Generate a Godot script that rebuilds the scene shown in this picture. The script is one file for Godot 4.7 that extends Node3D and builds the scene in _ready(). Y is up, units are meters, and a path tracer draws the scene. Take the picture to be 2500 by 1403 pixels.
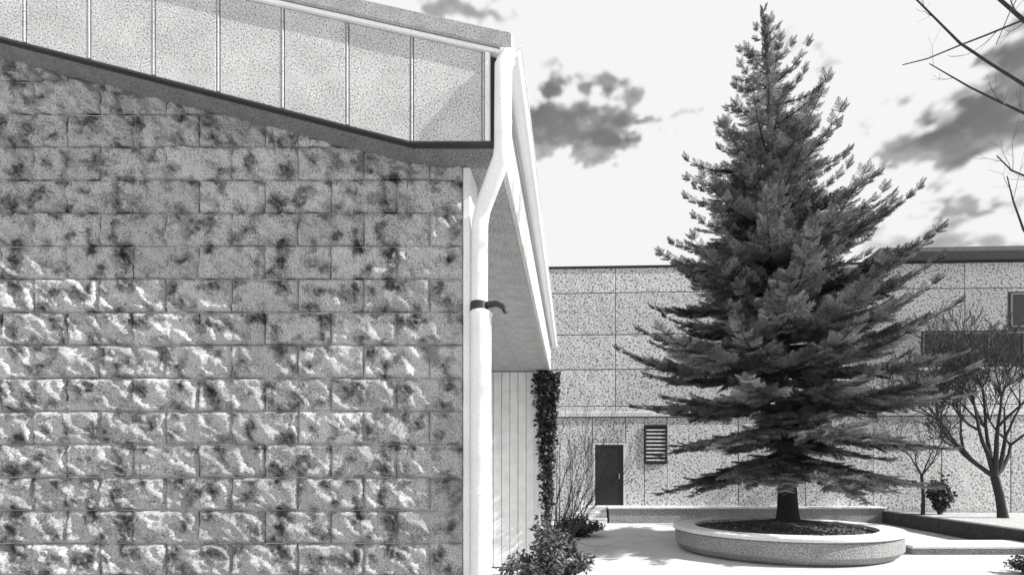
extends Node3D
# A courtyard in black and white: block-walled gabled building, spruce in a round planter, flat-roofed building behind.

const EYE := Vector3(0, 1.6, 0)
const F := 1190.0        # focal length in photograph pixels
const PX := 1400.0       # principal point (shifted lens)
const PY := 1165.0
const PW := 2500.0
const PH := 1403.0

var taken := {}
var M := {}
var rng := RandomNumberGenerator.new()

# ---------------------------------------------------------------- helpers
func numbered(called: String) -> String:
	var k: int = taken.get(called, 0)
	taken[called] = k + 1
	return called if k == 0 else "%s_%03d" % [called, k]

func tag(o: Node, label: String, category: String, group := "", kind := "") -> void:
	if label: o.set_meta("label", label)
	if category: o.set_meta("category", category)
	if group: o.set_meta("group", group)
	if kind: o.set_meta("kind", kind)

func thing(called: String, label: String, category: String, at := Vector3.ZERO, turn := 0.0, group := "") -> Node3D:
	var o := Node3D.new()
	o.name = numbered(called)
	add_child(o)
	o.position = at
	o.rotation.y = turn
	tag(o, label, category, group)
	return o

func part(called: String, mesh: Mesh, mat: Material, parent: Node, at := Vector3.ZERO) -> MeshInstance3D:
	var o := MeshInstance3D.new()
	o.name = called
	o.mesh = mesh
	o.material_override = mat
	o.position = at
	parent.add_child(o, true)
	return o

func grey(l: float) -> Color:
	return Color(l, l, l).linear_to_srgb()

func st() -> SurfaceTool:
	var s := SurfaceTool.new()
	s.begin(Mesh.PRIMITIVE_TRIANGLES)
	s.set_smooth_group(-1)
	return s

func tri(s: SurfaceTool, a: Vector3, b: Vector3, c: Vector3) -> void:
	s.add_vertex(a); s.add_vertex(b); s.add_vertex(c)

# corners given counter-clockwise as seen from outside
func quad(s: SurfaceTool, a: Vector3, b: Vector3, c: Vector3, d: Vector3) -> void:
	tri(s, a, c, b); tri(s, a, d, c)

func done(s: SurfaceTool) -> ArrayMesh:
	s.generate_normals()
	return s.commit()

# convex polygon in xy (counter-clockwise seen from +z), extruded z0..z1 (z1 front), chamfered at the front rim
func prism(s: SurfaceTool, poly: Array, z0: float, z1: float, bevel := 0.0) -> void:
	var n := poly.size()
	var c := Vector2.ZERO
	for p in poly: c += p
	c /= n
	var inner := []
	for i in n:
		var p: Vector2 = poly[i]
		if bevel > 0.0:
			var a: Vector2 = (poly[(i + n - 1) % n] - p).normalized()
			var b: Vector2 = (poly[(i + 1) % n] - p).normalized()
			var dir := (a + b)
			var sn := absf(a.cross(b))
			inner.append(p + dir * bevel / maxf(sn, 0.2))
		else:
			inner.append(p)
	for i in range(1, n - 1):
		tri(s, v3(inner[0], z1), v3(inner[i + 1], z1), v3(inner[i], z1))
		tri(s, v3(poly[0], z0), v3(poly[i], z0), v3(poly[i + 1], z0))
	for i in n:
		var j := (i + 1) % n
		quad(s, v3(poly[i], z0), v3(poly[j], z0), v3(poly[j], z1 - bevel), v3(poly[i], z1 - bevel))
		if bevel > 0.0:
			quad(s, v3(poly[i], z1 - bevel), v3(poly[j], z1 - bevel), v3(inner[j], z1), v3(inner[i], z1))

func v3(p: Vector2, z: float) -> Vector3:
	return Vector3(p.x, p.y, z)

# box with all edges chamfered
func cbox(s: SurfaceTool, lo: Vector3, hi: Vector3, b := 0.006) -> void:
	b = minf(b, minf(hi.x - lo.x, minf(hi.y - lo.y, hi.z - lo.z)) * 0.4)
	var c := (lo + hi) / 2
	var h := (hi - lo) / 2
	var fs := []
	for ax in 3:
		for sg in [-1.0, 1.0]:
			var n := Vector3.ZERO; n[ax] = sg
			var u := Vector3.ZERO; u[(ax + 1) % 3] = 1
			var w := n.cross(u)
			var hu: float = h[(ax + 1) % 3] - b
			var hw: float = h[(ax + 2) % 3] - b
			var o: Vector3 = c + n * h[ax]
			quad(s, o - u * hu - w * hw, o + u * hu - w * hw, o + u * hu + w * hw, o - u * hu + w * hw)
	for ax in 3:
		var a1 := (ax + 1) % 3
		var a2 := (ax + 2) % 3
		for s1 in [-1.0, 1.0]:
			for s2 in [-1.0, 1.0]:
				var p := []
				for e in [-1.0, 1.0]:
					for k in 2:
						var q := Vector3.ZERO
						q[ax] = e * (h[ax] - b)
						q[a1] = s1 * (h[a1] - (b if k == 1 else 0.0))
						q[a2] = s2 * (h[a2] - (b if k == 0 else 0.0))
						p.append(c + q)
				var nn := Vector3.ZERO; nn[a1] = s1; nn[a2] = s2
				oriented(s, p[0], p[1], p[3], p[2], nn)
	for sx in [-1.0, 1.0]:
		for sy in [-1.0, 1.0]:
			for sz in [-1.0, 1.0]:
				var a := c + Vector3(sx * h.x, sy * (h.y - b), sz * (h.z - b))
				var d := c + Vector3(sx * (h.x - b), sy * h.y, sz * (h.z - b))
				var e := c + Vector3(sx * (h.x - b), sy * (h.y - b), sz * h.z)
				if (d - a).cross(e - a).dot(Vector3(sx, sy, sz)) > 0: tri(s, a, e, d)
				else: tri(s, a, d, e)

func oriented(s: SurfaceTool, a: Vector3, b: Vector3, c: Vector3, d: Vector3, n: Vector3) -> void:
	if (b - a).cross(c - a).dot(n) > 0: quad(s, a, b, c, d)
	else: quad(s, d, c, b, a)

func box_mesh(lo: Vector3, hi: Vector3, b := 0.006) -> ArrayMesh:
	var s := st()
	cbox(s, lo, hi, b)
	return done(s)

# tube along points with a radius each
func tube(s: SurfaceTool, pts: Array, rad: Array, sides := 8, cap := true, smooth := true) -> void:
	var n := pts.size()
	var rings := []
	var up := Vector3(0.31, 0.87, 0.38).normalized()
	for i in n:
		var t: Vector3 = (pts[mini(i + 1, n - 1)] - pts[maxi(i - 1, 0)]).normalized()
		var x := t.cross(up)
		if x.length() < 0.01: x = t.cross(Vector3(1, 0, 0))
		x = x.normalized()
		var y := t.cross(x)
		up = x.cross(t)
		var ring := []
		for k in sides:
			var a := TAU * k / sides
			ring.append(pts[i] + (x * cos(a) + y * sin(a)) * rad[i])
		rings.append(ring)
	if smooth: s.set_smooth_group(1)
	for i in n - 1:
		for k in sides:
			var j := (k + 1) % sides
			var m: Vector3 = (rings[i][k] + rings[i][j]) / 2 - pts[i]
			oriented(s, rings[i][k], rings[i][j], rings[i + 1][j], rings[i + 1][k], m)
	s.set_smooth_group(-1)
	if cap:
		for e in [0, n - 1]:
			var dir: Vector3 = pts[0] - pts[1] if e == 0 else pts[n - 1] - pts[n - 2]
			for k in range(1, sides - 1):
				var a: Vector3 = rings[e][0]
				var b: Vector3 = rings[e][k]
				var c: Vector3 = rings[e][k + 1]
				if (b - a).cross(c - a).dot(dir) > 0: tri(s, a, c, b)
				else: tri(s, a, b, c)

# turned profile: array of Vector2(radius, height), from the inside bottom round to the outside bottom
func lathe(s: SurfaceTool, prof: Array, sides: int, smooth := true) -> void:
	for i in prof.size() - 1:
		var p: Vector2 = prof[i]
		var q: Vector2 = prof[i + 1]
		s.set_smooth_group(i + 1 if smooth else -1)
		for k in sides:
			var a0 := TAU * k / sides
			var a1 := TAU * (k + 1) / sides
			var d0 := Vector3(cos(a0), 0, sin(a0))
			var d1 := Vector3(cos(a1), 0, sin(a1))
			var up := Vector3.UP
			quad(s, d0 * p.x + up * p.y, d0 * q.x + up * q.y, d1 * q.x + up * q.y, d1 * p.x + up * p.y)
	s.set_smooth_group(-1)

# ---------------------------------------------------------------- materials
# grey grain picture: base value, soft mottling and small dark and light specks
func grain(size: int, base: float, mottle: float, speck: float, amount: float, seed_: int, freq := 0.02, fine := 0.22) -> ImageTexture:
	var a := FastNoiseLite.new()
	a.seed = seed_; a.frequency = freq; a.fractal_octaves = 4
	var b := FastNoiseLite.new()
	b.seed = seed_ + 7; b.frequency = fine; b.fractal_octaves = 1; b.noise_type = FastNoiseLite.TYPE_SIMPLEX
	var ia := a.get_seamless_image(size, size)
	var ib := b.get_seamless_image(size, size)
	ia.convert(Image.FORMAT_L8); ib.convert(Image.FORMAT_L8)
	var da := ia.get_data()
	var db := ib.get_data()
	var out := PackedByteArray()
	out.resize(size * size)
	for i in size * size:
		var l := base * (1.0 + mottle * (da[i] / 127.5 - 1.0))
		var n := db[i] / 255.0
		if n < amount: l *= 1.0 - speck * clampf((amount - n) * 12.0, 0, 1)
		elif n > 1.0 - amount: l *= 1.0 + speck * 0.35 * clampf((n - 1.0 + amount) * 12.0, 0, 1)
		l = clampf(l, 0.003, 0.95)
		var sr := l * 12.92 if l < 0.0031 else 1.055 * pow(l, 1.0 / 2.4) - 0.055
		out[i] = int(clampf(sr * 255.0, 0, 255))
	return ImageTexture.create_from_image(Image.create_from_data(size, size, false, Image.FORMAT_L8, out))

func bump(size: int, seed_: int, freq: float, strength: float) -> ImageTexture:
	var a := FastNoiseLite.new()
	a.seed = seed_; a.frequency = freq; a.fractal_octaves = 4
	var im := a.get_seamless_image(size, size)
	im.convert(Image.FORMAT_RGBA8)
	im.bump_map_to_normal_map(strength)
	return ImageTexture.create_from_image(im)

func stone(tex: Texture2D, scale: float, rough := 0.9, nrm: Texture2D = null, nscale := 1.0, tint := 1.0) -> StandardMaterial3D:
	var m := StandardMaterial3D.new()
	m.albedo_texture = tex
	m.albedo_color = grey(tint)
	m.roughness = rough
	m.uv1_triplanar = true
	m.uv1_world_triplanar = true
	m.uv1_scale = Vector3.ONE * scale
	if nrm:
		m.normal_enabled = true
		m.normal_texture = nrm
		m.normal_scale = nscale
	return m

func flat(l: float, rough := 0.7, metal := 0.0) -> StandardMaterial3D:
	var m := StandardMaterial3D.new()
	m.albedo_color = grey(l)
	m.roughness = rough
	m.metallic = metal
	return m

func leaf(l: float, back := 0.3) -> StandardMaterial3D:
	var m := StandardMaterial3D.new()
	m.albedo_color = Color.WHITE
	m.vertex_color_use_as_albedo = true
	m.roughness = 0.65
	m.cull_mode = BaseMaterial3D.CULL_DISABLED
	m.backlight_enabled = back > 0
	m.backlight = grey(l * back)
	return m

func make_materials() -> void:
	var n1 := bump(512, 3, 0.03, 3.0)
	var n2 := bump(512, 5, 0.08, 2.5)
	var bt := grain(1024, 0.8, 1.7, 0.65, 0.3, 11, 0.009, 0.1)
	M.block = []
	for t in [0.42, 0.47, 0.51, 0.55]:
		M.block.append(stone(bt, 0.62, 0.95, n2, 0.8, t))
	M.mortar = stone(grain(256, 0.66, 0.2, 0.4, 0.25, 15, 0.03, 0.2), 1.5, 0.95, n2, 0.6)
	M.panel = stone(grain(512, 0.5, 0.14, 0.55, 0.28, 21, 0.008, 0.16), 0.9, 0.55, n2, 0.15)
	M.coping = stone(grain(256, 0.33, 0.15, 0.5, 0.25, 23, 0.02, 0.2), 1.4, 0.5)
	M.white = stone(grain(256, 0.8, 0.06, 0.25, 0.16, 27, 0.01, 0.2), 1.3, 0.45)
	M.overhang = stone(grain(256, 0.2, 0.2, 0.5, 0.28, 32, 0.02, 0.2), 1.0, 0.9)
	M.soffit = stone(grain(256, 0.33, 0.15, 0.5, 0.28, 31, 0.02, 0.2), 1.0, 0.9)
	M.roof = stone(grain(256, 0.12, 0.2, 0.4, 0.3, 33, 0.02, 0.2), 1.0, 0.95)
	M.board = stone(grain(512, 0.72, 0.1, 0.3, 0.2, 35, 0.01, 0.2), 0.8, 0.6)
	M.black = flat(0.02, 0.5)
	M.dark = flat(0.03, 0.8)
	M.farwall = []
	var ft := grain(1024, 0.9, 0.1, 0.62, 0.3, 41, 0.006, 0.075)
	for t in [0.6, 0.64, 0.68]:
		M.farwall.append(stone(ft, 0.11, 0.9, n1, 0.3, t))
	M.farcore = flat(0.1, 0.9)
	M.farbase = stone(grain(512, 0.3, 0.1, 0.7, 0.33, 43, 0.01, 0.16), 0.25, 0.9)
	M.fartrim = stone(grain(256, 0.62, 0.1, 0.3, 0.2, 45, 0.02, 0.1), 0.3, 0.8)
	M.door = stone(grain(256, 0.012, 0.3, 0.5, 0.2, 47, 0.03, 0.1), 0.5, 0.5)
	M.vent = flat(0.28, 0.6)
	var g := StandardMaterial3D.new()
	g.albedo_color = grey(0.012)
	g.roughness = 0.06
	g.metallic_specular = 0.6
	M.glass = g
	M.ground = stone(grain(1024, 0.5, 0.12, 0.35, 0.18, 51, 0.006, 0.1), 0.16, 0.95, n1, 0.25)
	M.gravel = stone(grain(512, 0.42, 0.15, 0.6, 0.26, 53, 0.01, 0.15), 0.3, 0.95, n1, 0.4)
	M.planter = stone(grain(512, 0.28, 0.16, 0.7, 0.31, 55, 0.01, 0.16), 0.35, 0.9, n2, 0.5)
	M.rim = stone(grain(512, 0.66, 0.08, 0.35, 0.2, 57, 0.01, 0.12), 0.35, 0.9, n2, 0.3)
	M.soil = stone(grain(256, 0.05, 0.4, 0.7, 0.3, 59, 0.03, 0.2), 0.8, 1.0, n1, 1.0)
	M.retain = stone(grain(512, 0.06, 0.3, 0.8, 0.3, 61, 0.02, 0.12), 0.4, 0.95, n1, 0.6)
	M.bark = stone(grain(256, 0.04, 0.4, 0.7, 0.3, 63, 0.03, 0.2), 1.5, 1.0, n1, 1.2)
	M.twig = flat(0.05, 0.9)
	M.needle = leaf(0.07, 0.5)
	M.leaf = leaf(0.06, 0.6)

# ---------------------------------------------------------------- camera, sky, sun
func photo_cloud(px: float, py: float) -> float:
	# where grey clouds stand in the sky seen over the courtyard: centre, half-widths, strength
	var c := 0.0
	for e in [[1370, 285, 165, 85, 1.0], [1450, 325, 120, 60, 0.95], [1560, 285, 110, 28, 0.75],
			[2410, 300, 250, 120, 1.0], [2480, 160, 130, 130, 0.9], [2190, 375, 60, 26, 0.5], [2300, 330, 90, 70, 0.8],
			[2370, 500, 100, 45, 0.55], [2250, 590, 200, 75, 0.5], [1950, 120, 110, 50, 0.3],
			[1130, 15, 110, 40, 0.55], [1270, 170, 60, 40, 0.35], [2480, 460, 70, 60, 0.5]]:
		var q := Vector2((px - e[0]) / e[2], (py - e[1]) / e[3]).length()
		c = maxf(c, e[4] * clampf(1.35 - q, 0, 1))
	return c

func make_sky() -> ImageTexture:
	var w := 2048
	var h := 1024
	var a := FastNoiseLite.new()
	a.seed = 5; a.frequency = 1.5; a.fractal_octaves = 5
	var b := FastNoiseLite.new()
	b.seed = 9; b.frequency = 7.0; b.fractal_octaves = 4
	var data := PackedByteArray()
	data.resize(w * h)
	for y in h:
		var el := PI / 2 - (y + 0.5) / h * PI
		var ce := cos(el)
		for x in w:
			if y > h / 2 + 4:
				data[y * w + x] = 190
				continue
			var az := (x + 0.5) / w * TAU          # 0 looks along -z, turning to the right
			var d := Vector3(sin(az) * ce, sin(el), -cos(az) * ce)
			var p := Vector3(d.x, d.y * 2.2, d.z)
			var rough := b.get_noise_3dv(p)
			var c := 0.0
			var cov := 0.0
			var front := d.z < -0.25
			if front:
				var warp := Vector2(b.get_noise_3dv(p * 1.6 + Vector3(3, 0, 0)), b.get_noise_3dv(p * 1.6 + Vector3(0, 7, 0)))
				c = photo_cloud(PX + d.x / -d.z * F + warp.x * 170, PY - d.y / -d.z * F + warp.y * 110)
				cov = smoothstep(0.25, 0.62, c + (rough * 0.75 + 0.35 * a.get_noise_3dv(p * 3.0)) * smoothstep(0.0, 0.25, c)) * clampf(0.45 + 0.6 * c, 0, 1)
			var off := smoothstep(-0.62, -0.4, d.z)
			if off > 0.0:
				cov = maxf(cov, off * 0.8 * smoothstep(0.16, 0.42, a.get_noise_3dv(p) + rough * 0.15))
			var l: float = lerpf(0.53, 0.12 + 0.05 * rough, clampf(cov, 0, 1))
			data[y * w + x] = int(clampf((1.055 * pow(l, 1 / 2.4) - 0.055) * 255, 0, 255))
	return ImageTexture.create_from_image(Image.create_from_data(w, h, false, Image.FORMAT_L8, data))

func _ready() -> void:
	var cam := Camera3D.new()
	cam.name = "camera"
	cam.position = EYE
	cam.projection = Camera3D.PROJECTION_FRUSTUM
	cam.near = 0.05
	cam.far = 1000.0
	cam.size = 0.05 * PH / F
	cam.frustum_offset = Vector2((PW / 2 - PX) / F, (PY - PH / 2) / F) * 0.05
	add_child(cam)
	cam.current = true
	var env := Environment.new()
	env.background_mode = Environment.BG_SKY
	var sm := PanoramaSkyMaterial.new()
	sm.panorama = make_sky()
	var sky := Sky.new()
	sky.sky_material = sm
	env.sky = sky
	env.tonemap_mode = Environment.TONE_MAPPER_LINEAR
	env.tonemap_exposure = 1.75
	env.sdfgi_enabled = true
	env.ssao_enabled = true
	env.ssil_enabled = true
	var we := WorldEnvironment.new()
	we.name = "world_environment"
	we.environment = env
	add_child(we)
	var sun := DirectionalLight3D.new()
	sun.name = "sun"
	sun.light_energy = 1.6
	sun.light_angular_distance = 0.5
	sun.light_color = Color(1, 0.995, 0.985)
	sun.shadow_enabled = true
	add_child(sun)
	sun.look_at_from_position(Vector3.ZERO, Vector3(-5.0, -3.75, -0.92), Vector3.UP)

	rng.seed = 4711
	make_materials()
	build_ground()
	build_gabled_building()
	build_far_building()
	build_planter()
	build_spruce()
	build_bare_trees()
	build_shrubs()

# ---------------------------------------------------------------- ground
func build_ground() -> void:
	var s := st()
	quad(s, Vector3(-300, 0, 60), Vector3(300, 0, 60), Vector3(300, 0, -400), Vector3(-300, 0, -400))
	var g := part(numbered("ground"), done(s), M.ground, self)
	tag(g, "pale sunlit concrete ground of the courtyard", "ground", "", "structure")
	# raised bed behind the retaining wall
	s = st()
	var ra := Vector3(11.12, 0.355, -17.3)
	var rb := Vector3(9.35, 0.355, -4.0)
	var rc := Vector3(24, 0.355, -4.0)
	var rd := Vector3(24, 0.355, -17.3)
	quad(s, ra, rb, rc, rd)
	var low := Vector3(0, -0.355, 0)
	quad(s, rb + low, rc + low, rc, rb)
	quad(s, ra + low, rb + low, rb, ra)
	var r := part(numbered("raised_ground"), done(s), M.gravel, self)
	tag(r, "pale raised gravel ground behind the low dark wall", "ground", "", "structure")
	# retaining wall: concrete lengths set end to end, its face turned from the sun
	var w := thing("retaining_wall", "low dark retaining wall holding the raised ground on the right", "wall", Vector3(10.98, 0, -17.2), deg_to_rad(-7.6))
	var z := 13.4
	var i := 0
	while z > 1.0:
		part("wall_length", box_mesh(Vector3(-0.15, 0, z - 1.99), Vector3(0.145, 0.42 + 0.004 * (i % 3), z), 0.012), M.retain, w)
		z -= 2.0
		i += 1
	# low step
	var b := thing("concrete_step", "low pale concrete step in the right foreground, beside the round planter", "step", Vector3(7, 0, -10.1))
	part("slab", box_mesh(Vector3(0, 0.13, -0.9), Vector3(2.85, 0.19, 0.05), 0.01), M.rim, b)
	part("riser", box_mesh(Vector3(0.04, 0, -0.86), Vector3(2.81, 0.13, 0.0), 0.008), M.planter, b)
	# ledge before the far building with its step
	var l := thing("concrete_ledge", "long low concrete ledge in front of the far building", "ledge", Vector3(1.2, 0, -17.0))
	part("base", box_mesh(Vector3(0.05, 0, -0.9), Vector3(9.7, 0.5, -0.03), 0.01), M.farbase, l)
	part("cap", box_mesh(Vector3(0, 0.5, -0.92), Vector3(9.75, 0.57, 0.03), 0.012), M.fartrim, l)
	var q := thing("entrance_steps", "pale concrete steps below the dark door of the far building", "steps", Vector3(0.55, 0, -16.9))
	for k in 3:
		part("step", box_mesh(Vector3(-0.75 + k * 0.2, 0.19 * k, -1.0), Vector3(0.63, 0.19 * (k + 1), -0.1 - 0.12 * k), 0.01), M.fartrim, q)

# ---------------------------------------------------------------- near building
func build_gabled_building() -> void:
	var B := thing("gabled_building", "near building with split-face block gable wall and pale metal panel fascia", "building", Vector3(-0.67, 0, -2.95))
	var o := B.position
	var loc := func(x: float, y: float, z: float) -> Vector3: return Vector3(x, y, z) - o
	# split-face block variants
	var hn := FastNoiseLite.new()
	hn.seed = 77; hn.frequency = 1.0; hn.fractal_octaves = 4; hn.fractal_gain = 0.55
	var rn := FastNoiseLite.new()
	rn.seed = 31; rn.frequency = 1.0; rn.fractal_octaves = 3; rn.fractal_type = FastNoiseLite.FRACTAL_RIDGED
	var full := []
	for k in 22: full.append(block_mesh(0.394, 0.194, hn, rn, k * 13.7))
	var half := []
	for k in 5: half.append(block_mesh(0.194, 0.194, hn, rn, 500 + k * 9.1))
	# wall core (mortar), its top following the roof slope
	var s := st()
	prism(s, [Vector2(-7.3, 0), Vector2(0, 0), Vector2(0, 3.46), Vector2(-0.25, 3.47), Vector2(-5.6, 4.86), Vector2(-7.3, 4.86)], -0.2, -0.016)
	var wall := part("block_wall", done(s), M.mortar, B)
	for row in 26:
		var y := row * 0.2
		var x := 0.0
		var odd := row % 2 == 1
		var first := true
		while x > -4.6:
			var w := 0.2 if (odd and first) else 0.4
			first = false
			# stay below the sloping soffit line of the wall core
			var top := 3.47 + maxf(0.0, -x - 0.25) * 0.2555
			if y < top + 0.08:
				var mesh: Mesh = half[rng.randi() % 5] if w < 0.3 else full[rng.randi() % 22]
				var b := part("block", mesh, M.block[clampi(int(rng.randfn(1.6, 0.9)), 0, 3)], wall, Vector3(x - w / 2, y + 0.1, rng.randf_range(-0.004, 0.004)))
				if rng.randf() < 0.5: b.rotation.z = PI
			x -= w
	# wall further left, beyond the frame, kept plain
	# fascia of vertical metal panels
	var fz := 0.23
	s = st()
	prism(s, [Vector2(-6.6, 4.93), Vector2(-0.914, 3.474), Vector2(-0.43, 3.474), Vector2(-0.43, 3.955), Vector2(-6.6, 5.33)].map(func(p): return p - Vector2(o.x, 0)), fz - 0.06, fz - 0.02)
	var fas := part("fascia", done(s), M.dark, B)
	var bot := func(x: float) -> float: return 3.474 + maxf(0.0, -0.914 - x) * 0.2555
	var top := func(x: float) -> float: return 3.952 + (-0.411 - x) * 0.2216
	var seams := [-0.455, -0.503, -0.903]
	for k in range(1, 15): seams.append(-0.903 - 0.361 * k)
	for k in seams.size() - 1:
		var xr: float = seams[k] - 0.010
		var xl: float = seams[k + 1] + 0.010
		s = st()
		var z1 := fz + (0.012 if k == 0 else rng.randf_range(-0.002, 0.002))
		var poly := [Vector2(xl, bot.call(xl)), Vector2(xr, bot.call(xr)), Vector2(xr, top.call(xr)), Vector2(xl, top.call(xl))]
		if xl < -0.914 and xr > -0.914: poly = [Vector2(xl, bot.call(xl)), Vector2(-0.914, bot.call(-0.914)), Vector2(xr, bot.call(xr)), Vector2(xr, top.call(xr)), Vector2(xl, top.call(xl))]
		prism(s, poly.map(func(p): return p - Vector2(o.x, 0)), fz - 0.02, z1, 0.004)
		part("panel", done(s), M.white if k == 0 else M.panel, fas)
		# raised seam cover at the right edge of each panel
		if k > 0:
			s = st()
			prism(s, [Vector2(xr + 0.005, bot.call(xr) + 0.004), Vector2(xr + 0.015, bot.call(xr) + 0.004), Vector2(xr + 0.015, top.call(xr) - 0.004), Vector2(xr + 0.005, top.call(xr) - 0.004)].map(func(p): return p - Vector2(o.x, 0)), fz - 0.02, fz + 0.001, 0.002)
			part("seam", done(s), M.panel, fas)
	# bottom drip edge
	s = st()
	prism(s, [Vector2(-6.6, 4.914), Vector2(-0.914, 3.461), Vector2(-0.914, 3.472), Vector2(-6.6, 4.925)].map(func(p): return p - Vector2(o.x, 0)), fz - 0.012, fz + 0.004)
	prism(s, [Vector2(-0.913, 3.461), Vector2(-0.44, 3.461), Vector2(-0.44, 3.472), Vector2(-0.913, 3.472)].map(func(p): return p - Vector2(o.x, 0)), fz - 0.012, fz + 0.004)
	part("drip_edge", done(s), M.black, fas)
	# coping along the gable: white lower lip and grey cap
	s = st()
	prism(s, [Vector2(-6.6, 5.327), Vector2(-0.36, 3.944), Vector2(-0.36, 3.966), Vector2(-6.6, 5.349)].map(func(p): return p - Vector2(o.x, 0)), fz - 0.06, fz + 0.018, 0.004)
	part("coping_lip", done(s), M.white, B)
	s = st()
	prism(s, [Vector2(-6.6, 5.351), Vector2(-0.345, 3.965), Vector2(-0.335, 3.98), Vector2(-0.335, 4.045), Vector2(-0.35, 4.062), Vector2(-6.6, 5.447)].map(func(p): return p - Vector2(o.x, 0)), fz - 0.06, fz + 0.03, 0.008)
	part("coping", done(s), M.coping, B)
	# roof slab, both slopes
	s = st()
	prism(s, [Vector2(-6.6, 5.26), Vector2(-0.42, 3.89), Vector2(-0.42, 3.98), Vector2(-6.6, 5.35)].map(func(p): return p - Vector2(o.x, 0)), -5.75, fz - 0.062)
	prism(s, [Vector2(-12.8, 3.89), Vector2(-6.6, 5.26), Vector2(-6.6, 5.35), Vector2(-12.8, 3.98)].map(func(p): return p - Vector2(o.x, 0)), -5.75, fz - 0.062)
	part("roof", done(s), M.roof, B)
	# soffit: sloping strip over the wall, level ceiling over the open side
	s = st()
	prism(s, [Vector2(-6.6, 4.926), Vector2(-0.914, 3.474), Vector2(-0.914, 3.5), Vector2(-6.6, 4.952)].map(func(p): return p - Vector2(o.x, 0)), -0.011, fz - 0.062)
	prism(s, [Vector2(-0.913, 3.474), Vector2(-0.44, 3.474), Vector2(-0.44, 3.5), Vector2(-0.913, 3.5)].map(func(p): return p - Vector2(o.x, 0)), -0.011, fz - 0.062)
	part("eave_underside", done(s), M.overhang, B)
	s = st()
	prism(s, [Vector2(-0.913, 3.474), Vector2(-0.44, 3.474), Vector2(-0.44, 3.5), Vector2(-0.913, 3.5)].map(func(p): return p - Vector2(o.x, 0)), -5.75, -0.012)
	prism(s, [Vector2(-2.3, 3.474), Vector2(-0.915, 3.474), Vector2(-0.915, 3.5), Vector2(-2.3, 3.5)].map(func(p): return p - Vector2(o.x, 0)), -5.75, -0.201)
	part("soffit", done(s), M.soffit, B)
	# fascia along the eave
	part("eave_fascia", box_mesh(loc.call(-0.438, 3.46, -8.7), loc.call(-0.405, 3.97, -2.74), 0.004), M.panel, B)
	# gutter along the eave
	s = st()
	var gp := []
	for k in 9:
		var a := PI + PI * k / 8.0
		gp.append(Vector2(-0.345 + 0.058 * cos(a), 3.955 + 0.06 * sin(a)))
	for k in 8:
		var p: Vector2 = gp[k]
		var q: Vector2 = gp[k + 1]
		quad(s, loc.call(p.x, p.y, -8.72), loc.call(p.x, p.y, -2.67), loc.call(q.x, q.y, -2.67), loc.call(q.x, q.y, -8.72))
		tri(s, loc.call(-0.345, 3.955, -2.67), loc.call(q.x, q.y, -2.67), loc.call(p.x, p.y, -2.67))
	tube(s, [loc.call(-0.287, 3.957, -2.665), loc.call(-0.287, 3.957, -8.725)], [0.009, 0.009], 6)
	part("gutter", done(s), M.white, B)
	# corner trim, downspout, boot and bracket
	part("corner_trim", box_mesh(loc.call(-0.667, 0, -3.15), loc.call(-0.622, 3.474, -2.942), 0.006), M.white, B)
	s = st()
	var path := [Vector3(-0.36, 3.93, -2.70), Vector3(-0.385, 3.86, -2.68), Vector3(-0.388, 3.42, -2.68), Vector3(-0.40, 3.36, -2.70), Vector3(-0.54, 3.20, -2.90), Vector3(-0.562, 3.13, -2.93), Vector3(-0.565, 2.55, -2.93)]
	tube(s, path.map(func(p): return p - o), [0.045, 0.048, 0.048, 0.048, 0.048, 0.049, 0.049], 20)
	var down := part("downspout", done(s), M.white, B)
	s = st()
	tube(s, [loc.call(-0.556, 2.60, -2.93), loc.call(-0.556, 2.585, -2.93), loc.call(-0.556, 2.57, -2.93), loc.call(-0.556, 0.0, -2.93)], [0.052, 0.068, 0.062, 0.062], 20)
	part("boot", done(s), M.white, down)
	s = st()
	tube(s, [loc.call(-0.565, 2.648, -2.93), loc.call(-0.565, 2.6, -2.93)], [0.054, 0.054], 20)
	tube(s, [loc.call(-0.515, 2.63, -2.91), loc.call(-0.46, 2.635, -2.905), loc.call(-0.42, 2.615, -2.90), loc.call(-0.402, 2.58, -2.90)], [0.02, 0.019, 0.018, 0.014], 8)
	part("bracket", done(s), M.black, down)
	for y in [1.5, 0.5]:
		s = st()
		tube(s, [loc.call(-0.556, y, -2.93), loc.call(-0.556, y + 0.03, -2.93)], [0.066, 0.066], 20)
		part("strap", done(s), M.white, down)
	# recessed white boarded wall facing the courtyard under the far end of the roof
	var rec := part("recess_wall", box_mesh(loc.call(-2.3, 0, -8.78), loc.call(-0.69, 3.474, -8.63), 0.004), M.farcore, B)
	for k in 11:
		var x0 := -2.28 + k * 0.145
		part("board", box_mesh(loc.call(x0, 0.02, -8.64), loc.call(x0 + 0.138, 3.46, -8.60 + rng.randf_range(-0.003, 0.003)), 0.006), M.board, rec)
	part("end_post", box_mesh(loc.call(-0.688, 0, -8.78), loc.call(-0.60, 3.474, -8.585), 0.006), M.board, B)
	# remaining walls
	part("inner_wall", box_mesh(loc.call(-2.5, 0, -8.63), loc.call(-2.3, 3.8, -3.15), 0.004), M.board, B)
	part("rear_wall", box_mesh(loc.call(-12.6, 0, -8.8), loc.call(-2.31, 3.9, -8.64), 0.004), M.board, B)
	part("far_side_wall", box_mesh(loc.call(-12.6, 0, -8.63), loc.call(-12.4, 3.85, -3.15), 0.004), M.board, B)
	part("front_wall", box_mesh(loc.call(-12.4, 0, -3.15), loc.call(-7.98, 3.9, -2.95), 0.004), M.mortar, B)

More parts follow.
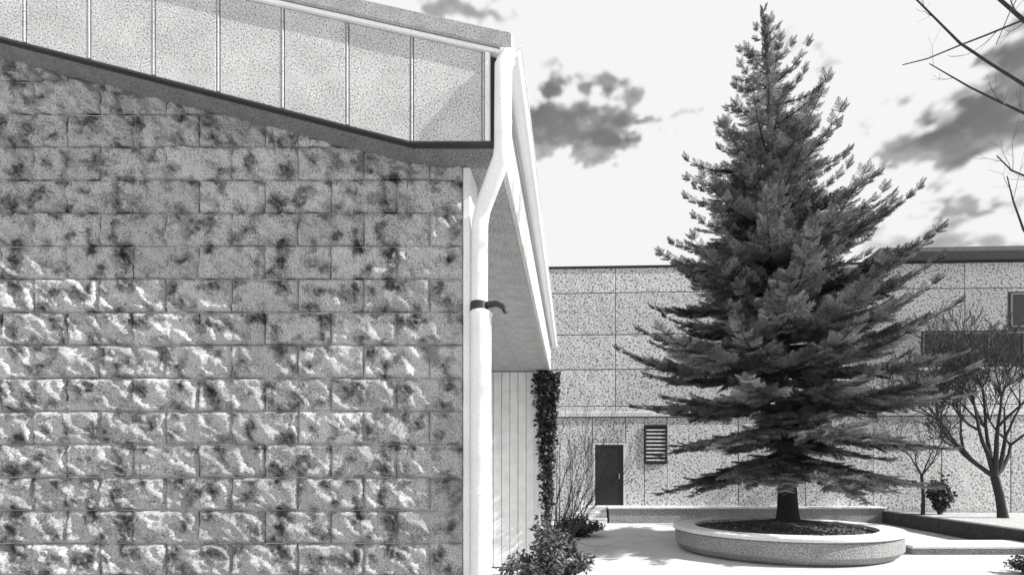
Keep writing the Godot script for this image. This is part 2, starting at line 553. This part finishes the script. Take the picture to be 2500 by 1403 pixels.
func block_mesh(w: float, h: float, hn: FastNoiseLite, rn: FastNoiseLite, off: float) -> ArrayMesh:
	var nx := int(w / 0.0098)
	var ny := int(h / 0.0098)
	var s := st()
	var g := []
	var tilt := Vector2(sin(off * 1.3), cos(off * 2.1)) * 0.006
	for j in ny + 1:
		var r := []
		for i in nx + 1:
			var x := (float(i) / nx - 0.5) * w
			var y := (float(j) / ny - 0.5) * h
			var e := minf(minf(i, nx - i) * w / nx, minf(j, ny - j) * h / ny)
			var edge := clampf(e / 0.018, 0, 1)
			# fracture ridges: broad conchoidal lumps and finer chips, running askew across the face
			var u := (x * 0.75 - y * 0.66)
			var v := (x * 0.66 + y * 0.75)
			var z := 0.036 * hn.get_noise_3d(u * 4.0, v * 9, off) + 0.018 * (rn.get_noise_3d(u * 4, v * 8, off + 40)) + 0.010 * hn.get_noise_3d(u * 22, v * 40, off + 80)
			z += tilt.x * x / w + tilt.y * y / h
			z = (z + 0.003) * (0.35 + 0.65 * edge) - 0.008 * (1 - edge) * (1 - edge) + 0.004 * edge
			r.append(Vector3(x, y, maxf(z, -0.0105)))
		g.append(r)
	s.set_smooth_group(1)
	for j in ny:
		for i in nx:
			quad(s, g[j][i], g[j][i + 1], g[j + 1][i + 1], g[j + 1][i])
	s.set_smooth_group(-1)
	var back := Vector3(0, 0, 1)
	for i in nx:
		for e in [[0, i, i + 1], [ny, i + 1, i]]:
			var a: Vector3 = g[e[0]][e[1]]
			var b: Vector3 = g[e[0]][e[2]]
			quad(s, Vector3(a.x, a.y, -0.05), Vector3(b.x, b.y, -0.05), b, a)
	for j in ny:
		for e in [[nx, j, j + 1], [0, j + 1, j]]:
			var a: Vector3 = g[e[1]][e[0]]
			var b: Vector3 = g[e[2]][e[0]]
			quad(s, Vector3(a.x, a.y, -0.05), Vector3(b.x, b.y, -0.05), b, a)
	return done(s)

# ---------------------------------------------------------------- far building
func build_far_building() -> void:
	var B := thing("flat_roofed_building", "long two-storey flat-roofed concrete panel building across the back", "building", Vector3(-6, 0, -18.1), deg_to_rad(-2.0))
	var W := 27.0
	var core := part("wall", box_mesh(Vector3(0, 0, -9), Vector3(W, 9.27, -0.05), 0.01), M.farcore, B)
	var rows := [0.0, 3.8, 4.2, 5.55, 6.82, 8.35, 9.27]
	var winrects := []
	for k in 6: winrects.append([18.55 + k * 1.2, 5.62, 1.12, 1.16])
	for k in 3: winrects.append([21.6 + k * 1.3, 6.95, 1.2, 1.2])
	var ground_cols := [0.0, 2.4, 4.8, 6.70, 7.92, 8.6, 9.42, 12.0, 14.4, 16.8, 19.2, 21.6, 24.0, 27.0]
	for r in rows.size() - 1:
		var y0: float = rows[r]
		var y1: float = rows[r + 1]
		var cols := ground_cols if r == 0 else []
		if r > 0:
			cols = [0.0, 7.54, 15.0, 17.5, 20.0, W]
		for c in cols.size() - 1:
			var x0: float = cols[c]
			var x1: float = cols[c + 1]
			if r == 0 and c == 3:
				panel(core, x0, x1, 2.88, y1); continue
			if r == 0 and c == 5:
				panel(core, x0, x1, y0, 2.1)
				panel(core, x0, x1, 3.5, y1); continue
			if r == 3 and x0 > 17.4: continue
			if r == 4 and x0 > 19.9: 
				continue
			panel(core, x0, x1, y0, y1)
	panel(core, 17.5, 18.5, 5.55, 6.82)
	panel(core, 20.0, 21.5, 6.82, 8.35)
	panel(core, 25.6, 27, 6.82, 8.35)
	panel(core, 25.9, 27, 5.55, 6.82)
	panel(core, 21.5, 25.6, 8.2, 8.35)
	# parapet coping, and the deeper roof edge of the right part
	part("coping", box_mesh(Vector3(-0.05, 9.27, -9.05), Vector3(W + 0.05, 9.33, 0.05), 0.01), M.dark, B)
	part("roof_edge", box_mesh(Vector3(16.6, 9.335, -6), Vector3(W + 0.3, 9.5, 0.75), 0.01), M.roof, B)
	# string course
	part("string_course", box_mesh(Vector3(0, 3.82, 0.0), Vector3(W, 3.98, 0.06), 0.01), M.fartrim, B)
	part("sill_course", box_mesh(Vector3(16.8, 5.42, 0.0), Vector3(W, 5.54, 0.1), 0.01), M.fartrim, B)
	# windows
	for q in winrects:
		var x: float = q[0]; var y: float = q[1]; var w: float = q[2]; var h: float = q[3]
		var f := part("window", box_mesh(Vector3(x, y, -0.05), Vector3(x + w, y + h, -0.03), 0.004), M.glass, B)
		for e in [[x, y, x + 0.05, y + h], [x + w - 0.05, y, x + w, y + h], [x + 0.051, y, x + w - 0.051, y + 0.05], [x + 0.051, y + h - 0.05, x + w - 0.051, y + h]]:
			part("frame", box_mesh(Vector3(e[0], e[1], -0.029), Vector3(e[2], e[3], 0.02), 0.005), M.vent, f)
	# door
	var d := part("door", box_mesh(Vector3(6.80, 0.58, -0.04), Vector3(7.83, 2.78, 0.0), 0.006), M.door, B)
	part("handle", box_mesh(Vector3(7.66, 1.55, 0.0), Vector3(7.70, 1.75, 0.05), 0.01), M.vent, d)
	for e in [[6.705, 0.0, 6.795, 2.87], [7.835, 0.0, 7.915, 2.87], [6.796, 2.79, 7.834, 2.87]]:
		part("frame", box_mesh(Vector3(e[0], e[1], -0.05), Vector3(e[2], e[3], 0.03), 0.006), M.fartrim, d)
	part("threshold", box_mesh(Vector3(6.796, 0.0, -0.04), Vector3(7.834, 0.575, 0.04), 0.008), M.fartrim, d)
	# louvred vent
	var v := part("vent", box_mesh(Vector3(8.61, 2.11, -0.05), Vector3(9.41, 3.49, -0.03), 0.004), M.black, B)
	for e in [[8.61, 2.11, 8.66, 3.49], [9.36, 2.11, 9.41, 3.49], [8.661, 3.44, 9.359, 3.49], [8.661, 2.11, 9.359, 2.16]]:
		part("frame", box_mesh(Vector3(e[0], e[1], -0.03), Vector3(e[2], e[3], 0.05), 0.005), M.black, v)
	for k in 9:
		var s := st()
		var y := 2.2 + k * 0.138
		prism(s, [Vector2(8.662, y), Vector2(9.358, y), Vector2(9.358, y + 0.055), Vector2(8.662, y + 0.055)], -0.02, 0.03, 0.005)
		part("slat", done(s), M.fartrim, v)

func panel(core: Node, x0: float, x1: float, y0: float, y1: float) -> void:
	part("panel", box_mesh(Vector3(x0 + 0.012, y0 + 0.014, -0.055), Vector3(x1 - 0.012, y1 - 0.014, rng.randf_range(-0.006, 0.006)), 0.012), M.farwall[rng.randi() % 3], core)

# ---------------------------------------------------------------- planter
func build_planter() -> void:
	var P := thing("round_planter", "large round raised concrete planter holding the spruce tree", "planter", Vector3(4.62, 0, -10.85))
	var s := st()
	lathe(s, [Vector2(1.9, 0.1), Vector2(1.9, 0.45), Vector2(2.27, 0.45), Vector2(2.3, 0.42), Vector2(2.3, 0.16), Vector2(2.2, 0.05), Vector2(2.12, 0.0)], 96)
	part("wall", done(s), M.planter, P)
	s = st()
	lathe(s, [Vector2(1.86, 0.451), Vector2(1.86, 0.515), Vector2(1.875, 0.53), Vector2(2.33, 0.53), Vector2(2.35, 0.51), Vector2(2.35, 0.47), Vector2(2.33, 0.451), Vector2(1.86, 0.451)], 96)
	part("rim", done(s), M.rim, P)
	# soil, mounded towards the trunk
	s = st()
	var n := FastNoiseLite.new()
	n.seed = 8; n.frequency = 1.4
	var ring := func(r: float, k: int) -> Vector3:
		var a := TAU * k / 48
		var p := Vector3(cos(a) * r, 0, sin(a) * r)
		p.y = 0.43 + 0.16 * exp(-Vector2(p.x - 0.6, p.z + 1.0).length_squared() / 0.9) + 0.05 * n.get_noise_2d(p.x * 2, p.z * 2)
		return p
	s.set_smooth_group(1)
	var rs := [0.0, 0.3, 0.6, 0.9, 1.2, 1.4, 1.6, 1.75, 1.88]
	for i in rs.size() - 1:
		for k in 48:
			if i == 0: tri(s, ring.call(0.0, 0), ring.call(rs[1], k), ring.call(rs[1], k + 1))
			else: quad(s, ring.call(rs[i], k), ring.call(rs[i], k + 1), ring.call(rs[i + 1], k + 1), ring.call(rs[i + 1], k))
	part("soil", done(s), M.soil, P)
	# ground cover in the planter
	var lm := leaf_mesh(0.055, 0.02)
	var tf := []
	for k in 2600:
		var a := rng.randf() * TAU
		var r := sqrt(rng.randf()) * 1.83
		var p := Vector3(cos(a) * r, 0, sin(a) * r)
		var clump := n.get_noise_2d(p.x * 1.5 + 9, p.z * 1.5)
		if clump < -0.05: continue
		p.y = 0.44 + rng.randf() * (0.05 + 0.13 * clump)
		tf.append(Transform3D(Basis.from_euler(Vector3(rng.randf_range(-1, 1), rng.randf() * TAU, rng.randf_range(-1, 1))), p))
	var g := multi("ground_cover", lm, tf, M.leaf, null, [0.05, 0.12])
	g.position = P.position
	tag(g, "low leafy ground cover growing in the round planter", "ground cover", "", "stuff")
	g.name = numbered("ground_cover")

func leaf_mesh(l: float, w: float) -> ArrayMesh:
	var s := SurfaceTool.new()
	s.begin(Mesh.PRIMITIVE_TRIANGLES)
	var pts := [Vector3(0, 0, 0), Vector3(l * 0.45, 0.15 * w, w), Vector3(l, -0.25 * w, 0), Vector3(l * 0.45, 0.15 * w, -w)]
	for t in [[0, 1, 2], [0, 2, 3]]:
		for i in t:
			s.set_color(Color.WHITE)
			s.add_vertex(pts[i])
	s.generate_normals()
	return s.commit()

func multi(called: String, mesh: Mesh, tf: Array, mat: Material, parent: Node, tone: Array) -> MultiMeshInstance3D:
	var mm := MultiMesh.new()
	mm.transform_format = MultiMesh.TRANSFORM_3D
	mm.use_colors = true
	mm.mesh = mesh
	mm.instance_count = tf.size()
	for i in tf.size():
		mm.set_instance_transform(i, tf[i])
		var l: float = lerpf(tone[0], tone[1], rng.randf())
		mm.set_instance_color(i, Color(l, l, l))
	var o := MultiMeshInstance3D.new()
	o.name = called
	o.multimesh = mm
	o.material_override = mat
	if parent: parent.add_child(o, true)
	else: add_child(o, true)
	return o

# ---------------------------------------------------------------- spruce
# a flat spray of twiglets set with needles, along +x, about one metre long
func spray_mesh(seed_: int) -> ArrayMesh:
	var r := RandomNumberGenerator.new()
	r.seed = seed_
	var s := SurfaceTool.new()
	s.begin(Mesh.PRIMITIVE_TRIANGLES)
	var axes := [[Vector3.ZERO, Vector3(1, 0.10, 0)]]
	for k in 8:
		var t := 0.1 + 0.11 * k
		var l := (1.05 - t) * r.randf_range(0.42, 0.62)
		for sg in [-1.0, 1.0]:
			var a := r.randf_range(0.7, 1.0)
			axes.append([Vector3(t, 0.1 * t * t, 0), Vector3(cos(a) * l, r.randf_range(-0.10, 0.06) * l, sin(a) * l * sg)])
	for ax in axes:
		var p0: Vector3 = ax[0]
		var d: Vector3 = ax[1]
		var n := int(d.length() / 0.026)
		var t := d.normalized()
		var u := t.cross(Vector3.UP).normalized()
		var w := u.cross(t)
		for i in n:
			var p := p0 + d * (i + 0.5) / n
			for k in 4:
				var a := r.randf() * TAU
				var out := (u * cos(a) + w * (sin(a) * 0.9 + 0.2)) * r.randf_range(0.65, 0.95) + t * r.randf_range(0.5, 0.9)
				var tip := p + out.normalized() * r.randf_range(0.07, 0.11)
				var side := out.cross(Vector3(r.randf() - 0.5, r.randf() - 0.5, r.randf() - 0.5)).normalized() * 0.0085
				var l := r.randf_range(0.75, 1.25)
				for q in [p - side, tip, p + side]:
					s.set_color(Color(l, l, l))
					s.add_vertex(q)
	s.generate_normals()
	return s.commit()

func spruce_radius(h: float) -> float:
	# crown half-width (m) against height (m)
	var tab := [[1.4, 1.9], [1.9, 2.6], [2.6, 3.15], [3.4, 3.25], [4.2, 3.15], [5.0, 3.1], [6.0, 2.95], [7.0, 2.6], [7.9, 2.35], [9.0, 1.9], [10.0, 1.3], [11.0, 0.95], [11.7, 0.62], [12.1, 0.3], [12.5, 0.2], [12.9, 0.08]]
	for i in tab.size() - 1:
		if h < tab[i + 1][0]:
			return lerpf(tab[i][1], tab[i + 1][1], clampf((h - tab[i][0]) / (tab[i + 1][0] - tab[i][0]), 0, 1))
	return 0.05

func build_spruce() -> void:
	var base := Vector3(5.25, 0.42, -11.9)
	var T := thing("spruce_tree", "tall conical spruce tree rising from the round concrete planter", "tree", base)
	var lean := func(h: float) -> Vector3: return Vector3(-0.62 * (h / 13.1) + 0.05 * sin(h * 0.7), h - 0.42, 0)
	var r := RandomNumberGenerator.new()
	r.seed = 2024
	# trunk with root flare
	var s := st()
	var tp := []
	var tr := []
	for i in 27:
		var h := 0.3 + i * 0.48
		tp.append(lean.call(h))
		tr.append(0.215 * pow(1 - i / 27.0, 0.85) + 0.012 + 0.11 * exp(-i * 1.2))
	tube(s, tp, tr, 14)
	part("trunk", done(s), M.bark, T)
	# boughs in whorls
	var limbs := st()
	var kinds := [[], [], []]
	var h := 2.2
	var turn := 0.0
	while h < 12.6:
		var k := (h - 1.7) / 11.3
		var gap := lerpf(0.70, 0.40, pow(k, 0.85))
		var n := 12 if k < 0.45 else 9 if k < 0.7 else (7 if k < 0.9 else 5)
		turn += 0.9
		for b in n + (2 if k < 0.12 else 1):
			var minor := b >= n
			var az := turn + TAU * b / n + r.randf_range(-0.25, 0.25)
			var hh := h + (r.randf_range(-0.06, 0.06) if not minor else r.randf_range(0.15, 0.45))
			var len := spruce_radius(hh) * (r.randf_range(0.92 if k < 0.28 else 0.68, 1.14) if not minor else r.randf_range(0.4, 0.7))
			if r.randf() < 0.12: len *= 1.13
			var dir := Vector3(cos(az), 0, sin(az))
			var start: float = lerpf(-0.30, -0.06, smoothstep(0.0, 0.25, k)) + 0.20 * pow(k, 1.5) + r.randf_range(-0.04, 0.04)
			var lift: float = lerpf(0.06, 0.27, smoothstep(0.0, 0.3, k)) + r.randf_range(-0.05, 0.08)
			var p0: Vector3 = lean.call(hh)
			var at := func(t: float) -> Vector3: return p0 + dir * len * t + Vector3.UP * len * (start * t + lift * t * t * t - 0.12 * t * t)
			var pts := []
			var rad := []
			for i in 7:
				pts.append(at.call(i / 6.0))
				rad.append((0.012 + 0.016 * len) * (1 - i / 6.6))
			tube(limbs, pts, rad, 5, false)
			var step := 0.19 if len > 1.2 else 0.14
			var m := int(len / step)
			for i in range(1, m + 1):
				var t := float(i) / m
				if t < 0.14: continue
				var p: Vector3 = at.call(t)
				var tan: Vector3 = (at.call(minf(t + 0.05, 1.05)) - at.call(t - 0.05)).normalized()
				var wide := clampf(len * (1.06 - t) * (0.46 if k < 0.5 else 0.38), 0.26, 0.75) * (0.75 if k > 0.75 else 1.0)
				for sg in [-1.0, 1.0]:
					var yaw: float = sg * r.randf_range(0.65, 1.0)
					var d := tan.rotated(Vector3.UP, yaw)
					d.y += r.randf_range(-0.10, 0.0)
					put_spray(kinds, r, p, d, wide * r.randf_range(0.8, 1.15))
				if k < 0.6 and r.randf() < (0.8 if k < 0.1 else (0.35 if k < 0.4 else 0.15)):
					var hang := tan.rotated(Vector3.UP, r.randf_range(-1.1, 1.1))
					hang.y -= r.randf_range(0.35, 0.8)
					put_spray(kinds, r, p, hang, wide * r.randf_range(0.5, 0.8))
				if i % 2 == 0 or i == m:
					put_spray(kinds, r, p, tan + Vector3(0, r.randf_range(0.0, 0.35), 0), clampf(wide, 0.24, 0.5))
		h += gap
	# leader
	for i in 14:
		var hh := 11.75 + i * 0.095
		for k in 3:
			var az := r.randf() * TAU
			put_spray(kinds, r, lean.call(hh), Vector3(cos(az), 1.6, sin(az)), 0.30 - i * 0.008)
	part("limbs", done(limbs), M.bark, T)
	for k in 3:
		multi("foliage", spray_mesh(100 + k), kinds[k], M.needle, T, [0.02, 0.34]).set_meta("kind", "stuff")

func put_spray(kinds: Array, r: RandomNumberGenerator, p: Vector3, d: Vector3, scale: float) -> void:
	var x := d.normalized()
	var z := x.cross(Vector3.UP).normalized()
	var y := z.cross(x)
	var roll := r.randf_range(-0.22, 0.22)
	var bas := Basis(x, y, z).rotated(x, roll)
	kinds[r.randi() % 3].append(Transform3D(bas.scaled(Vector3.ONE * scale), p))

# ---------------------------------------------------------------- bare trees
func grow(s: SurfaceTool, tw: SurfaceTool, r: RandomNumberGenerator, p: Vector3, d: Vector3, len: float, rad: float, depth: int, up := 0.12, spread := 0.55, thin := 0.0) -> void:
	var n := 4
	var pts := [p]
	var rads := [rad]
	var q := p
	for i in n:
		d = (d + Vector3(r.randf_range(-0.16, 0.16), r.randf_range(-0.08, 0.16) + up * 0.4, r.randf_range(-0.16, 0.16))).normalized()
		q += d * len / n
		pts.append(q)
		rads.append(maxf(rad * (1 - 0.42 * (i + 1) / n), thin))
	tube(s if depth > 2 else tw, pts, rads, 7 if depth > 2 else 3, false)
	if depth == 0: return
	var kids := 3 if r.randf() < 0.55 else 2
	for k in kids:
		var ax := Vector3(r.randf_range(-1, 1), r.randf_range(-1, 1), r.randf_range(-1, 1)).cross(d).normalized()
		grow(s, tw, r, q, d.rotated(ax, r.randf_range(spread * 0.5, spread * 1.25)), len * r.randf_range(0.62, 0.85), rad * 0.58 * r.randf_range(0.8, 1.05), depth - 1, up, spread, thin)
	if depth < 5:
		for k in 2:
			var i := 1 + r.randi() % 3
			var ax := Vector3(r.randf_range(-1, 1), r.randf_range(-1, 1), r.randf_range(-1, 1)).cross(d).normalized()
			grow(s, tw, r, pts[i], d.rotated(ax, r.randf_range(0.6, 1.1)), len * r.randf_range(0.4, 0.65), rads[i] * 0.4, maxi(depth - 2, 0), up, spread, thin)

func limb(s: SurfaceTool, tw: SurfaceTool, r: RandomNumberGenerator, pts: Array, r0: float, r1: float, twigs := 0, twig_len := 0.5) -> void:
	var rad := []
	for i in pts.size(): rad.append(lerpf(r0, r1, float(i) / (pts.size() - 1)))
	tube(s, pts, rad, 7, false)
	for k in twigs:
		var i := r.randi() % (pts.size() - 1)
		var t := r.randf()
		var p: Vector3 = pts[i].lerp(pts[i + 1], t)
		var d: Vector3 = (pts[i + 1] - pts[i]).normalized()
		var ax := Vector3(r.randf_range(-1, 1), r.randf_range(-1, 1), r.randf_range(-1, 1)).cross(d).normalized()
		grow(s, tw, r, p, d.rotated(ax, r.randf_range(0.4, 0.9)), twig_len * r.randf_range(0.5, 1.2), rad[i] * 0.4, 1, 0.1)

func at_px(px: float, py: float, d: float) -> Vector3:
	return Vector3((px - PX) / F * d, EYE.y + (PY - py) / F * d, -d)

func build_bare_trees() -> void:
	var r := RandomNumberGenerator.new()
	# ornamental tree on the raised ground, right
	r.seed = 31
	var b := Vector3(13.2, 0.355, -15.0)
	var T := thing("bare_tree", "bare spreading tree with dark forked trunk on the raised ground at right", "tree", b)
	var s := st()
	var tw := st()
	var fork := Vector3(-0.22, 1.25, 0)
	tube(s, [Vector3(0.05, -0.1, 0), Vector3(0.0, 0.25, 0), Vector3(-0.09, 0.7, 0.02), fork], [0.17, 0.13, 0.12, 0.11], 10, false)
	part("trunk", done(s), M.bark, T)
	s = st()
	var arms := [[Vector3(-0.9, 0.5, 0.1), 1.3, 0.075], [Vector3(-0.8, 0.75, -0.5), 1.4, 0.07], [Vector3(0.5, 0.85, 0.1), 1.3, 0.08], [Vector3(-0.3, 1, 0.35), 1.6, 0.085], [Vector3(0.1, 1, -0.4), 1.7, 0.08], [Vector3(0.9, 0.6, -0.2), 1.4, 0.07], [Vector3(-0.55, 1, 0.1), 1.6, 0.075]]
	for a in arms:
		grow(s, tw, r, fork, a[0].normalized(), a[1], a[2], 6, 0.16, 0.62, 0.0075)
	part("limbs", done(s), M.bark, T)
	part("twigs", done(tw), M.twig, T)
	# tree outside the frame on the right: its branches dapple the block wall
	r.seed = 5
	T = thing("shade_tree", "bare tree standing right of the view whose branches dapple the block wall", "tree", Vector3(6.4, 0, -1.5))
	s = st(); tw = st()
	tube(s, [Vector3(0, -0.1, 0), Vector3(0.05, 1.6, 0), Vector3(0, 3.2, 0)], [0.2, 0.16, 0.14], 10, false)
	part("trunk", done(s), M.bark, T)
	s = st()
	for a in 8:
		grow(s, tw, r, Vector3(0, 2.6 + 0.12 * a, 0), Vector3(sin(a * 2.4), 0.75, cos(a * 2.4)).normalized(), 1.7, 0.085, 5, 0.1, 0.7)
	part("limbs", done(s), M.bark, T)
	part("twigs", done(tw), M.twig, T)
	# sapling left of it
	r.seed = 77
	T = thing("sapling", "slender bare sapling by the left end of the dark retaining wall", "tree", Vector3(11.7, 0.355, -16.3))
	s = st(); tw = st()
	tube(s, [Vector3(0, -0.05, 0), Vector3(0.02, 0.6, 0), Vector3(-0.04, 1.3, 0)], [0.07, 0.055, 0.05], 8, false)
	part("trunk", done(s), M.bark, T)
	s = st()
	for a in 4:
		grow(s, tw, r, Vector3(-0.04, 1.3, 0), Vector3(sin(a * 1.6), 1.3, cos(a * 1.6)).normalized(), 0.8, 0.03, 4, 0.15, 0.5)
	part("limbs", done(s), M.bark, T)
	part("twigs", done(tw), M.twig, T)
	# tree standing outside the frame on the right; its limbs reach into the sky above
	r.seed = 12
	b = Vector3(8.6, 0, -6.0)
	T = thing("overhanging_tree", "bare thin branches reaching into the sky at the top right corner", "tree", b)
	s = st(); tw = st()
	tube(s, [Vector3(0, -0.1, 0), Vector3(0.05, 1.5, 0), Vector3(0.0, 3.5, -0.1), Vector3(0.1, 5.2, -0.2), Vector3(0.0, 6.6, -0.2), Vector3(-0.05, 8.2, -0.2)], [0.24, 0.18, 0.15, 0.12, 0.10, 0.06], 12, false)
	part("trunk", done(s), M.bark, T)
	s = st()
	var L := func(list: Array, d: float) -> Array:
		return list.map(func(p): return at_px(p[0], p[1], d) - b)
	limb(s, tw, r, [Vector3(0.08, 5.0, -0.2)] + L.call([[2620, 290], [2500, 205], [2420, 155], [2345, 105], [2290, 50], [2225, -15]], 6.3), 0.024, 0.009, 4, 0.35)
	limb(s, tw, r, [Vector3(0.0, 6.0, -0.2)] + L.call([[2600, 20], [2500, 48], [2410, 85], [2345, 110], [2265, 143], [2205, 158]], 6.5), 0.018, 0.006, 3, 0.3)
	limb(s, tw, r, [Vector3(0.0, 6.2, -0.2)] + L.call([[2590, 120], [2500, 48], [2435, -8]], 6.0), 0.03, 0.018, 1, 0.4)
	limb(s, tw, r, [Vector3(0.08, 4.6, -0.2)] + L.call([[2620, 340], [2500, 275], [2430, 242], [2370, 213], [2320, 184], [2270, 155]], 6.2), 0.02, 0.005, 4, 0.3)
	limb(s, tw, r, [Vector3(0.05, 4.0, -0.15)] + L.call([[2620, 470], [2500, 428], [2470, 415], [2435, 380]], 6.1), 0.016, 0.006, 4, 0.3)
	limb(s, tw, r, [Vector3(0.03, 2.6, -0.1)] + L.call([[2600, 700], [2500, 560], [2475, 490], [2460, 430]], 6.2), 0.02, 0.006, 5, 0.3)
	part("limbs", done(s), M.bark, T)
	part("twigs", done(tw), M.twig, T)

# ---------------------------------------------------------------- shrubs
func leafy(called: String, label: String, at: Vector3, rx: float, hy: float, n: int, leafl: float, leafw: float, seed_: int, tone: Array, category := "shrub") -> void:
	var r := RandomNumberGenerator.new()
	r.seed = seed_
	var T := thing(called, label, category, at)
	var s := st()
	var tf := []
	for k in 34:
		var a := r.randf() * TAU
		var out := sqrt(r.randf())
		var tip := Vector3(cos(a) * rx * out, hy * (1.05 - 0.55 * out * out) * r.randf_range(0.75, 1.12), sin(a) * rx * out)
		var root := Vector3(tip.x * 0.15, -0.02, tip.z * 0.15)
		var mid := root.lerp(tip, 0.5) + Vector3(0, hy * 0.12, 0)
		tube(s, [root, mid, tip], [0.011, 0.008, 0.003], 4, false)
		for i in n / 34:
			var t := r.randf_range(0.2, 1.05)
			var p := root.lerp(mid, t * 2) if t < 0.5 else mid.lerp(tip, t * 2 - 1)
			var sc := r.randf_range(0.6, 1.2)
			tf.append(Transform3D(Basis.from_euler(Vector3(r.randf_range(-1.2, 1.2), r.randf() * TAU, r.randf_range(-1.2, 1.2))).scaled(Vector3.ONE * sc), p + Vector3(r.randf_range(-1, 1), r.randf_range(-1, 1), r.randf_range(-1, 1)) * leafl * 0.7))
	part("stems", done(s), M.twig, T)
	multi("foliage", leaf_mesh(leafl, leafw), tf, M.leaf, T, tone).set_meta("kind", "stuff")

func build_shrubs() -> void:
	leafy("corner_shrub", "dense dark tangled shrub at the foot of the white downspout", Vector3(-0.32, 0, -6.6), 0.66, 0.88, 4200, 0.085, 0.02, 5, [0.03, 0.14])
	leafy("entrance_shrub", "low dark shrub between the recessed white wall and the entrance steps", Vector3(0.1, 0, -13.2), 0.75, 0.55, 2200, 0.09, 0.03, 6, [0.02, 0.08])
	leafy("small_evergreen", "small dark leafy shrub between the sapling and the forked bare tree", Vector3(12.35, 0.355, -16.4), 0.42, 1.15, 1500, 0.11, 0.05, 7, [0.02, 0.08])
	leafy("edge_shrub", "dark shrub cut off by the bottom right corner of the picture", Vector3(7.62, 0, -8.0), 0.4, 0.3, 1600, 0.06, 0.02, 8, [0.02, 0.08])
	# leafless shrub of straight slanting stems
	var r := RandomNumberGenerator.new()
	r.seed = 55
	var T := thing("bare_shrub", "leafless shrub of slanting twigs beside the recessed white wall", "shrub", Vector3(-0.42, 0, -10.4))
	var s := st()
	var tw := st()
	for k in 16:
		var d := Vector3(r.randf_range(0.1, 0.75), r.randf_range(0.7, 1.1), r.randf_range(-0.3, 0.3)).normalized()
		grow(s, tw, r, Vector3(r.randf_range(-0.15, 0.2), -0.02, r.randf_range(-0.2, 0.2)), d, r.randf_range(0.9, 1.5), 0.016, 3, 0.05, 0.35)
	part("stems", done(s), M.twig, T)
	part("twigs", done(tw), M.twig, T)
	# climbing plant hanging at the far corner of the roof
	T = thing("climbing_plant", "dark climbing plant hanging down the far corner below the white gutter", "plant", Vector3(-0.5, 0, -8.55))
	s = st()
	var tf := []
	for k in 9:
		var x := -0.10 + 0.03 * k
		var pts := []
		var foot := 0.0 if k < 3 else r.randf_range(0.3, 2.0)
		for i in 8:
			var t := i / 7.0
			pts.append(Vector3(lerpf(0.08, x, t) + r.randf_range(-0.02, 0.02), lerpf(foot, 3.42, t), r.randf_range(-0.03, 0.03)))
		tube(s, pts, [0.016, 0.016, 0.014, 0.014, 0.013, 0.012, 0.011, 0.01], 5, false)
		for i in 330:
			var t := pow(r.randf(), 0.6)
			var p: Vector3 = pts[0].lerp(pts[7], t)
			var wd := lerpf(0.03, 0.12, t)
			tf.append(Transform3D(Basis.from_euler(Vector3(r.randf_range(-1.2, 1.2), r.randf() * TAU, r.randf_range(-1.2, 1.2))), p + Vector3(r.randf_range(-wd, wd), r.randf_range(-0.05, 0.05), r.randf_range(-0.08, 0.08))))
	part("stems", done(s), M.twig, T)
	multi("foliage", leaf_mesh(0.085, 0.035), tf, M.leaf, T, [0.015, 0.06]).set_meta("kind", "stuff")
